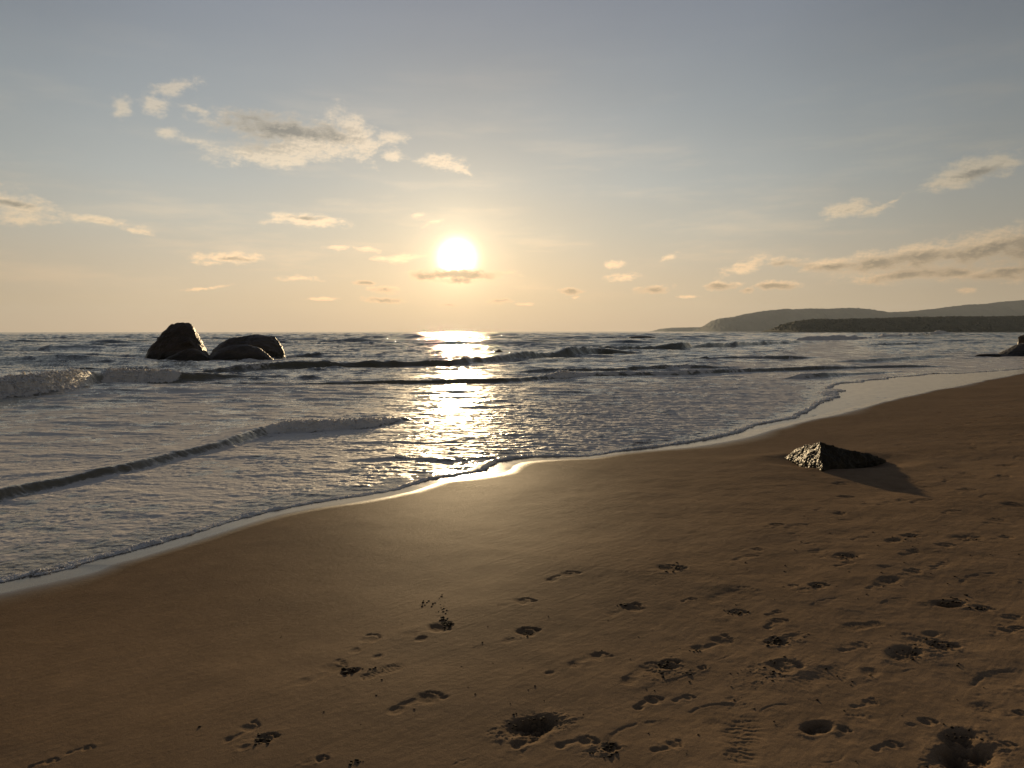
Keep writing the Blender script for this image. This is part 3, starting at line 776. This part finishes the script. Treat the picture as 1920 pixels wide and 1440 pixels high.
for i in g.choice(edge, 20000):
    s_ = g.uniform(.002, .0065) * min(wr[i] / 8, 2.5)
    fc_.append(ifc + len(vv) * len(iv)); vv.append(iv * (1 + 0.3 * g.standard_normal((len(iv), 1))) * s_ + np.array([wx[i] + g.normal(0, .01), wy[i] + g.normal(0, .01), z[i] + s_ * .3]))
fm = bpy.data.materials.new("froth"); fm.use_nodes = True
n = NT(fm.node_tree)
p = n.new('ShaderNodeBsdfPrincipled'); p.inputs['Base Color'].default_value = (.8, .79, .77, 1); p.inputs['Roughness'].default_value = .7
n.put(p.inputs['Base Color'], n.ramp(n.noise(n.new('ShaderNodeNewGeometry').outputs['Position'], 9.0, 3, .6), [(.3, (.62, .61, .59, 1)), (.7, (.86, .85, .83, 1))]))
o = n.new('ShaderNodeOutputMaterial'); n.t.links.new(p.outputs[0], o.inputs[0])
tag(mesh_obj('sea_foam', np.concatenate(vv), np.concatenate(fc_), fm), 'lumps of white froth and spray along the breaking crests', kind='stuff')
sea = mesh_obj('sea_water', V, F, sea_material())
for k, a_ in AT.items(): attr(sea, k, a_)
tag(sea, 'sea with breaking waves, foam and the low sun glittering on it', kind='structure')

# ------------------------------------------------------------------ far land
def hill_material(name, c1, c2, sc):
    m = bpy.data.materials.new(name); m.use_nodes = True
    n = NT(m.node_tree)
    geo = n.new('ShaderNodeNewGeometry').outputs['Position']
    q = n.noise(geo, sc, 6, 0.65)
    p = n.new('ShaderNodeBsdfPrincipled'); n.put(p.inputs['Base Color'], n.ramp(q, [(0.35, c1), (0.65, c2)])); p.inputs['Roughness'].default_value = 0.95
    p.inputs['Specular IOR Level'].default_value = 0.1
    o = n.new('ShaderNodeOutputMaterial'); n.t.links.new(p.outputs[0], o.inputs[0])
    return m

def hill(name, prof, D, depth, rough, mat, label, nc=700, nr=40, seed=3):
    xs = np.linspace(prof[0][0], prof[-1][0], nc)
    ys = np.interp(xs, [p[0] for p in prof], [p[1] for p in prof])
    NZ = tile_noise(512, 1.6, 5, 200, seed)
    vs = []
    for j in range(nr):
        t = j / (nr - 1)                       # 0 foot on the shore, 1 behind the ridge
        y = D + depth * t
        shape = np.sin(min(t / 0.55, 1) * math.pi / 2) if t < .55 else math.cos((t - .55) / .45 * math.pi / 2)
        shape = max(shape, 0) ** 0.8
        yr = D + depth * .55
        base = 0 if t in (0, 1) else 1
        X = np.array([at_y(x, 622, yr)[0] for x in xs])
        Zr = np.array([at_y(x, yy, yr)[2] for x, yy in zip(xs, ys)])
        nz = samp(NZ, X, np.full(nc, y), depth * 1.5)
        zz = np.maximum(Zr, 0) * (shape * (1 + 0.10 * nz * (1 - shape))) + rough * samp(NZ, X, np.full(nc, y * 1.0), depth * .22) * base * smooth(Zr, 0, 8 * rough)
        vs.append(np.stack([X + 0.0, np.full(nc, y) + 0.0, np.maximum(zz, 0) - (6 if not base else 0)], -1))
    o = mesh_obj(name, np.concatenate(vs), grid_faces(nr, nc), mat)
    return tag(o, label, kind='structure')
hazy = hill_material("far_hill", (0.030, 0.036, 0.026, 1), (0.055, 0.058, 0.040, 1), 0.006)
forest = hill_material("forest_canopy", (0.020, 0.024, 0.014, 1), (0.045, 0.048, 0.028, 1), 0.06)
hill('distant_headland', [(1228, 621.5), (1240, 617), (1262, 615), (1290, 614.5), (1315, 614), (1330, 615), (1420, 616), (1480, 621.5)], 7800, 900, 2, hazy, 'faint distant strip of land on the horizon')
hill('mountain_ridge', [(1316, 621.8), (1328, 611), (1340, 601), (1352, 597.5), (1375, 595), (1400, 589), (1430, 584), (1470, 580), (1482, 581.5), (1510, 579.5), (1545, 580), (1598, 578.5), (1625, 581),
     (1650, 585.5), (1662, 587), (1690, 586), (1720, 583.5), (1760, 579), (1800, 574), (1815, 572), (1830, 572.5), (1860, 569), (1890, 566), (1920, 564), (2000, 560), (2100, 556), (2250, 560), (2400, 570), (2500, 600), (2520, 621)],
     5600, 1000, 3.0, hazy, 'long hazy mountain ridge behind the wooded headland')
near_prof = [(1456, 621.8), (1465, 616), (1478, 609), (1490, 604.5), (1510, 601.5), (1535, 600), (1560, 600.5), (1600, 599), (1640, 599), (1680, 597), (1720, 596.5), (1780, 595.5), (1850, 595.5), (1920, 594.5), (2050, 590), (2300, 585), (2700, 580), (2800, 620)]
hill('wooded_headland', near_prof, 1500, 260, 1.2, forest, 'dark low wooded headland across the bay', seed=9)
# tree crowns of the far wood: nobody could count them
bm = bmesh.new(); bmesh.ops.create_icosphere(bm, subdivisions=1, radius=1.0)
iv = np.array([v.co[:] for v in bm.verts]); ifc = np.array([[v.index for v in f.verts] for f in bm.faces]); bm.free()
g = np.random.default_rng(17)
vv, fc_ = [], []
px_, py_ = zip(*near_prof)
for i in range(5200):
    x = g.uniform(1462, 2700); t = g.uniform(0.02, 0.75) if i % 3 else g.uniform(.45, .65)
    yr = 1500 + 260 * .55; y = 1500 + 260 * t
    ridge = at_y(x, np.interp(x, px_, py_), yr)[2]; X = at_y(x, 622, yr)[0]
    shape = math.sin(min(t / 0.55, 1) * math.pi / 2) if t < .55 else math.cos((t - .55) / .45 * math.pi / 2)
    zc = max(ridge, 0) * max(shape, 0) ** 0.8
    if ridge < 3: continue
    s = g.uniform(1.6, 3.6) * (1.3 if g.random() < .06 else 1)
    q = iv * (1 + 0.25 * g.standard_normal((len(iv), 1))) * s * np.array([1.2, 1.2, .9])
    fc_.append(ifc + len(vv) * len(iv)); vv.append(q + np.array([X + g.normal(0, 2), y, zc - 0.6 * s + g.uniform(0, .5) * s]))
wood = mesh_obj('forest', np.concatenate(vv), np.concatenate(fc_), forest, smooth=False)
tag(wood, 'dark wood of many trees covering the low headland', kind='stuff')

# ------------------------------------------------------------------ rocks
def rock_material(name, c1, c2, rough, bump, sc, low=None, spec=0.35):
    m = bpy.data.materials.new(name); m.use_nodes = True
    n = NT(m.node_tree)
    geo = n.new('ShaderNodeNewGeometry').outputs['Position']
    q = n.noise(geo, sc * .35, 6, 0.65, dist=.6); q2 = n.noise(geo, sc * 3.0, 5, 0.7)
    col = n.ramp(n.m('ADD', n.m('MULTIPLY', q, .6), n.m('MULTIPLY', q2, .4)), [(0.36, c1), (0.62, c2)])
    if low is not None:          # dark weed and wet band by the water line
        sp = n.new('ShaderNodeSeparateXYZ'); n.put(sp.inputs[0], geo)
        hh = n.m('ADD', sp.outputs[2], n.m('MULTIPLY', n.m('SUBTRACT', q, .5), 0.8))
        col = n.mix(n.rng(hh, low, low + .35, .75, 0), col, (0.022, 0.018, 0.012, 1))
    p = n.new('ShaderNodeBsdfPrincipled'); n.put(p.inputs['Base Color'], col); n.put(p.inputs['Roughness'], n.rng(q2, .3, .7, rough - .1, rough + .12, 'LINEAR')); p.inputs['Specular IOR Level'].default_value = spec
    b = n.new('ShaderNodeBump'); b.inputs['Distance'].default_value = bump; b.inputs['Strength'].default_value = 0.8
    vo = n.new('ShaderNodeTexVoronoi'); n.put(vo.inputs['Vector'], geo); vo.inputs['Scale'].default_value = sc * 4
    n.put(b.inputs['Height'], n.m('ADD', q2, n.m('MULTIPLY', vo.outputs[0], .4))); n.put(p.inputs['Normal'], b.outputs[0])
    o = n.new('ShaderNodeOutputMaterial'); n.t.links.new(p.outputs[0], o.inputs[0])
    return m
granite = rock_material("brown_granite", (0.030, 0.021, 0.014, 1), (0.085, 0.058, 0.038, 1), 0.55, 0.12, 1.6, 0.25, spec=.30)
granite2 = rock_material("grey_brown_granite", (0.040, 0.030, 0.021, 1), (0.10, 0.075, 0.052, 1), 0.55, 0.05, 1.6, 0.2, spec=.4)
RN = tile_noise(256, 1.9, 3, 60, 44)
def boulder(name, left, right, base_py, mat, label, depth=0.8, rot=-15, power=3.4, nz=110, na=220, seed=0, amp=0.06, sink=0.5, ncut=5, cutlist=()):
    """loft of rounded-square sections between a left and a right outline given in px"""
    y0 = at_z(sum(p[0] for p in left[:1] + right[:1]) / 2, base_py, 0.0)[1]
    yc = y0 + 0.8 * depth * (right[0][0] - left[0][0]) / 2 / FPX * y0
    y0 = yc
    L = np.array([at_y(x, y, y0)[[0, 2]] for x, y in left]); Rr = np.array([at_y(x, y, y0)[[0, 2]] for x, y in right])
    top = max(L[-1, 1], Rr[-1, 1])
    zs = top * np.sin(np.linspace(0, 1, nz) * math.pi / 2)
    zs = np.concatenate([[-sink], zs])
    xl = np.interp(zs, L[:, 1], L[:, 0]); xr = np.interp(zs, Rr[:, 1], Rr[:, 0])
    def sm(v):
        kk = np.hanning(9); kk /= kk.sum(); w = np.convolve(np.pad(v, 4, 'edge'), kk, 'valid'); w[-3:] = v[-3:]; return w
    xl, xr = sm(xl), sm(xr)
    a = np.linspace(0, 2 * math.pi, na, endpoint=False)
    c, s = np.cos(a), np.sin(a)
    rad = (np.abs(c) ** power + np.abs(s) ** power) ** (-1 / power)
    ex, ey = rad * c, rad * s
    ro = R(rot)
    ex, ey = ex * math.cos(ro) - ey * math.sin(ro), ex * math.sin(ro) + ey * math.cos(ro)
    ex /= np.abs(ex).max(); ey /= np.abs(ey).max()
    W0 = (xr[1] - xl[1]) / 2
    vs = []
    for k, zz in enumerate(zs):
        w = max((xr[k] - xl[k]) / 2, 0.004); cx = (xr[k] + xl[k]) / 2
        dw = depth * (w * .6 + .4 * W0 * math.sqrt(max(1 - (max(zz, 0) / (top * 1.001)) ** 2, 0)))
        X = cx + ex * w; Y = yc + ey * dw
        nzv = samp(RN, a / (2 * math.pi) * 6 + seed, np.full(na, zz * 1.2 + seed), 6.0) + 0.5 * samp(RN, a / (2 * math.pi) * 24 + seed, np.full(na, zz * 4.0), 6.0) * .4
        # keep the silhouette: push mostly along depth, little in x
        f = 1 + amp * nzv
        X = cx + (X - cx) * (1 + (f - 1) * 0.25); Y = yc + (Y - yc) * f
        vs.append(np.stack([X, Y, np.full(na, zz) + 0.0], -1))
    V = np.concatenate(vs + [np.array([[(xl[-1] + xr[-1]) / 2, yc, top + .002]])])
    nk = len(zs)
    i = np.arange(nk - 1)[:, None] * na; j = np.arange(na)[None, :]; j1 = (j + 1) % na
    Fq = np.stack([i + j, i + j1, i + na + j1, i + na + j], -1).reshape(-1, 4)
    cen = np.array([(xl[1] + xr[1]) / 2, yc, top * .35])
    gg = np.random.default_rng(seed)
    cuts = [(a_, t_, f_) for a_, t_, f_ in cutlist]
    for _ in range(ncut): cuts.append((gg.uniform(120, 260), gg.uniform(5, 50), gg.uniform(.87, .97)))
    for a_, t_, f_ in cuts:
        nn_ = np.array([math.sin(R(a_)) * math.cos(R(t_)), math.cos(R(a_)) * math.cos(R(t_)), math.sin(R(t_))])
        dd = (V - cen) @ nn_
        lim = dd.max() * f_
        ex_ = np.maximum(dd - lim, 0)
        V = V - (ex_ * .9)[:, None] * nn_
    for k in range(len(zs)):                 # give each section its full width back after the cuts
        q_ = V[k * na:(k + 1) * na]
        lo_, hi_ = q_[:, 0].min(), q_[:, 0].max()
        if hi_ - lo_ > .01: q_[:, 0] = xl[k] + (q_[:, 0] - lo_) / (hi_ - lo_) * (xr[k] - xl[k])
    pz = V[:, 2] > 0
    V[pz, 2] *= top / V[:, 2].max()
    hn = samp(RN, V[:, 0] + V[:, 1] * .6, V[:, 2] * 1.3 + V[:, 1] * .4, 5.0) * .028 + samp(TF, V[:, 0] + V[:, 1] * .6, V[:, 2] * 1.3 + V[:, 1] * .4, 3.0) * .009
    dv = V - cen; dv[:, 0] *= .5
    V = V + dv / (np.linalg.norm(dv, axis=1)[:, None] + .01) * (hn * min(1, top / 1.5))[:, None]
    base = np.array([(xl[1] + xr[1]) / 2, yc, 0.0])
    me_v = V - base
    o = mesh_obj(name, me_v, Fq, mat)
    bm = bmesh.new(); bm.from_mesh(o.data); bm.verts.ensure_lookup_table()
    tp = bm.verts[len(V) - 1]; ring = [bm.verts[(nk - 1) * na + q] for q in range(na)]
    for q in range(na): bm.faces.new((ring[q], ring[(q + 1) % na], tp)).smooth = True
    bm.normal_update(); bm.to_mesh(o.data); bm.free()
    o.location = base
    return tag(o, label, 'rock', 'boulders standing in the surf')
boulder('boulder', [(276, 674), (277, 668), (281, 660), (290, 648), (298, 641), (306, 628), (318, 612), (325, 606), (331, 603.5), (337, 602.8)],
        [(390, 674), (388, 668), (384, 655), (377, 643), (371, 630), (366, 619), (360, 611), (352, 605), (345, 603.2), (340, 602.8)], 673, granite,
        'tall pointed dark boulder standing in the surf, lit along its right edge', depth=.85, seed=1, cutlist=((77, 18, .76), (185, 30, .9)))
boulder('boulder', [(306, 675), (312, 671), (322, 667), (335, 661), (345, 656), (352, 653)], [(391, 675), (389, 669), (382, 663), (374, 658), (364, 654), (356, 652.6)], 676.5, granite,
        'low dark rock at the foot of the tall pointed boulder', depth=.5, power=2.3, seed=3, rot=0)
boulder('boulder', [(396, 672), (398, 664), (403, 656), (410, 648), (420, 641), (435, 634), (450, 630), (465, 627.5), (480, 627)],
        [(537, 672), (535, 664), (532, 655), (527, 646), (520, 637), (513, 632), (508, 630), (495, 628), (486, 627)], 670, granite2,
        'broad rounded boulder with flat top right of the tall pointed one', depth=.75, seed=5, cutlist=((72, 20, .84), (180, 20, .88)))
boulder('boulder', [(391, 675), (393, 667), (402, 660), (412, 655), (425, 649), (440, 646.5), (455, 645.5)], [(512, 675), (505, 668), (497, 660), (485, 652), (472, 648), (462, 646), (457, 645.4)], 675, granite2,
        'low smooth rock in front of the broad rounded boulder', depth=.5, power=2.2, seed=8, rot=0)
boulder('boulder', [(1176, 635), (1182, 631.5), (1192, 630), (1200, 629.6)], [(1232, 635), (1228, 632), (1218, 630.2), (1205, 629.6)], 635, granite,
        'small flat rock awash far out near the horizon', depth=1, power=2.2, seed=9, nz=30, na=80)
boulder('boulder', [(926, 661), (929, 658), (934, 655)], [(944, 661), (941, 657.5), (937, 655)], 661, granite,
        'tiny dark rock poking out of the swell right of the sun glitter', depth=1, power=2.2, seed=10, nz=24, na=60)
boulder('boulder', [(1862, 672), (1876, 666), (1884, 661), (1897, 655), (1910, 648), (1925, 643), (1940, 641)], [(2010, 672), (2000, 660), (1985, 650), (1965, 643), (1945, 641)], 671, granite,
        'dark sloping rock at the right edge of the bay', depth=.6, power=2.4, seed=12, rot=0)
boulder('boulder', [(1909, 660), (1910, 645), (1911, 636), (1914, 631.5), (1919, 630)], [(1950, 660), (1946, 645), (1940, 635), (1930, 630.5), (1921, 630)], 666, granite,
        'upright dark rock on top of the sloping rock at right', depth=.8, power=3, seed=13, sink=.8, rot=25)
boulder('boulder', [(1826, 670), (1834, 665.5), (1850, 664.2)], [(1892, 670), (1885, 666), (1868, 664), (1855, 664)], 670, granite,
        'flat reef of rock washed by foam left of the sloping rock', depth=.5, power=2.2, seed=14, nz=24, na=80)

# half buried rock on the sand
def beach_rock():
    zb = lambda p: on_sand(*p)
    Lp, Fp, Rp = zb((1468, 859)), zb((1541, 880)), zb((1662, 863))
    Lp = at_y(1468, 860, Lp[1] + .12); Fp = at_y(1541, 876, Fp[1] - .20)
    T = at_y(1538, 831, Fp[1] + .36)
    T2 = at_y(1512, 836, T[1] + .42)
    M = at_y(1600, 846.5, T[1] + .14)
    N_ = at_y(1572, 841, T[1] + .05)
    Q = on_sand(1600, 874)
    pts = [Lp, Fp, Rp, T, T2, M, N_, Q + np.array([0, 0, .03]), Lp + np.array([.35, .55, -.02]), Rp + np.array([-.35, .45, -.02])]
    pts += [p + np.array([0, 0, -.25]) for p in (Lp, Fp, Rp, Q)] + [Lp + np.array([.35, .6, -.25]), Rp + np.array([-.3, .5, -.25])]
    c0 = np.array([rk[0], rk[1], rk[2]])
    bm = bmesh.new()
    for p in pts: bm.verts.new(p - c0)
    r = bmesh.ops.convex_hull(bm, input=bm.verts)
    junk = list({e for e in r['geom_interior'] + r['geom_unused'] if isinstance(e, bmesh.types.BMVert)})
    bmesh.ops.delete(bm, geom=junk, context='VERTS')
    bmesh.ops.triangulate(bm, faces=bm.faces)
    for _ in range(6):
        es = [e for e in bm.edges if e.calc_length() > .014]
        if not es: break
        bmesh.ops.subdivide_edges(bm, edges=es, cuts=1, use_grid_fill=True)
        bmesh.ops.triangulate(bm, faces=[f for f in bm.faces if len(f.verts) > 3])
    for _ in range(2): bmesh.ops.smooth_vert(bm, verts=bm.verts, factor=.5, use_axis_x=True, use_axis_y=True, use_axis_z=True)
    bm.normal_update()
    co = np.array([v.co[:] for v in bm.verts]); no = np.array([v.normal[:] for v in bm.verts])
    h = np.zeros(len(co))
    for a_, b_, w in ((0, 2, abs(no[:, 1])), (1, 2, abs(no[:, 0])), (0, 1, abs(no[:, 2]))):
        h += w * (0.008 * samp(RN, co[:, a_] + 1, co[:, b_] + 2, 1.3) + 0.004 * samp(TF, co[:, a_], co[:, b_], .9) + 0.0015 * samp(TF, co[:, a_], co[:, b_], .33))
    for v, q, hh in zip(bm.verts, no, h): v.co += Vector(q) * float(hh)
    for f in bm.faces: f.smooth = True
    me = bpy.data.meshes.new('beach_rock'); bm.to_mesh(me); bm.free()
    m = rock_material("pitted_dark_rock", (0.020, 0.017, 0.013, 1), (0.046, 0.034, 0.016, 1), 0.55, 0.003, 12, spec=.10)
    me.materials.append(m)
    o = bpy.data.objects.new('beach_rock', me); C.objects.link(o); o.location = c0
    tag(o, 'low wedge of pitted dark rock half buried in the sand, its left side glinting gold', 'rock')
beach_rock()

# ------------------------------------------------------------------ clods of dark wet sand kicked up by feet
clod_m = rock_material("dark_sand_clod", (0.014, 0.010, 0.007, 1), (0.045, 0.030, 0.019, 1), 0.85, 0.002, 60, spec=.05)
g = np.random.default_rng(23)
CLU = [(832, 1166, 9, 9, 26, 3.2), (828, 1140, 8, 18, 16, 2.2), (800, 1132, 14, 7, 10, 2.6), (845, 1170, 14, 3, 12, 3), (1000, 1350, 34, 7, 14, 3), (962, 1362, 6, 16, 10, 2.8), (485, 1388, 20, 8, 18, 4), (690, 1252, 30, 8, 6, 3),
       (1165, 1134, 12, 3, 5, 3), (1245, 1252, 16, 12, 18, 3.4), (1455, 1205, 22, 12, 22, 3.6), (1262, 1064, 16, 8, 12, 2.6), (1378, 1150, 22, 4, 14, 2.4), (985, 1186, 16, 6, 8, 3), (1130, 1405, 26, 10, 18, 4), (1425, 1265, 30, 14, 18, 3.2),
       (1700, 1222, 26, 14, 9, 3), (1790, 1380, 34, 14, 10, 3.2), (1524, 1100, 16, 6, 12, 2.4), (1778, 1126, 34, 8, 16, 3.2), (1830, 1142, 22, 5, 10, 3), (1750, 1208, 30, 8, 14, 3.4), (664, 1428, 14, 4, 9, 3), (650, 1258, 10, 4, 4, 6),
       (1290, 1262, 16, 6, 10, 3), (1590, 1043, 22, 4, 10, 2.2), (1700, 1010, 24, 5, 10, 2), (1300, 1220, 14, 10, 8, 2.4), (1500, 1300, 300, 110, 40, 2.6), (1600, 1050, 260, 80, 50, 1.8), (900, 1250, 260, 100, 30, 2.2), (530, 1194, 4, 3, 2, 2.6), (373, 1361, 3, 3, 2, 3.4), (1370, 1290, 3, 3, 1, 2)]
vv, fc_ = [], []
for (px, py, sx_, sy_, k, size) in CLU:
    for _ in range(k):
        x = px + g.normal(0, sx_ * .6); y = min(py + g.normal(0, sy_ * .6), 1500)
        try: p = on_sand(x, y)
        except Exception: continue
        s = size / FPX * math.hypot(p[0], p[1]) * .8 * g.uniform(.4, 1.25)
        q = iv * (1 + 0.22 * g.standard_normal((len(iv), 1))) * s * np.array([1.15, 1.15, .65])
        fc_.append(ifc + len(vv) * len(iv)); vv.append(q + np.array([p[0], p[1], p[2] + s * .15]))
cl = mesh_obj('sand_clods', np.concatenate(vv), np.concatenate(fc_), clod_m)
tag(cl, 'crumbs and clods of dark wet sand scattered round the footprints', kind='stuff')

# ------------------------------------------------------------------ sea air
hz = bpy.data.materials.new("sea_haze"); hz.use_nodes = True
n = NT(hz.node_tree)
pv = n.new('ShaderNodeVolumePrincipled')
pv.inputs['Color'].default_value = (0.74, 0.84, 0.98, 1)
pv.inputs['Density'].default_value = 4.2e-5
pv.inputs['Anisotropy'].default_value = 0.2
o = n.new('ShaderNodeOutputMaterial'); n.t.links.new(pv.outputs[0], o.inputs['Volume'])
bm = bmesh.new(); bmesh.ops.create_cube(bm, size=1.0)
me = bpy.data.meshes.new('haze'); bm.to_mesh(me); bm.free(); me.materials.append(hz)
hb = bpy.data.objects.new('haze', me); C.objects.link(hb)
zlo, zhi = float(min(SV[:, 2].min(), -6)) - 1, 330.0
hb.scale = (19000, 19500, zhi - zlo); hb.location = (0, 0, (zhi + zlo) / 2)
tag(hb, 'thin warm sea haze over the whole bay', kind='stuff')
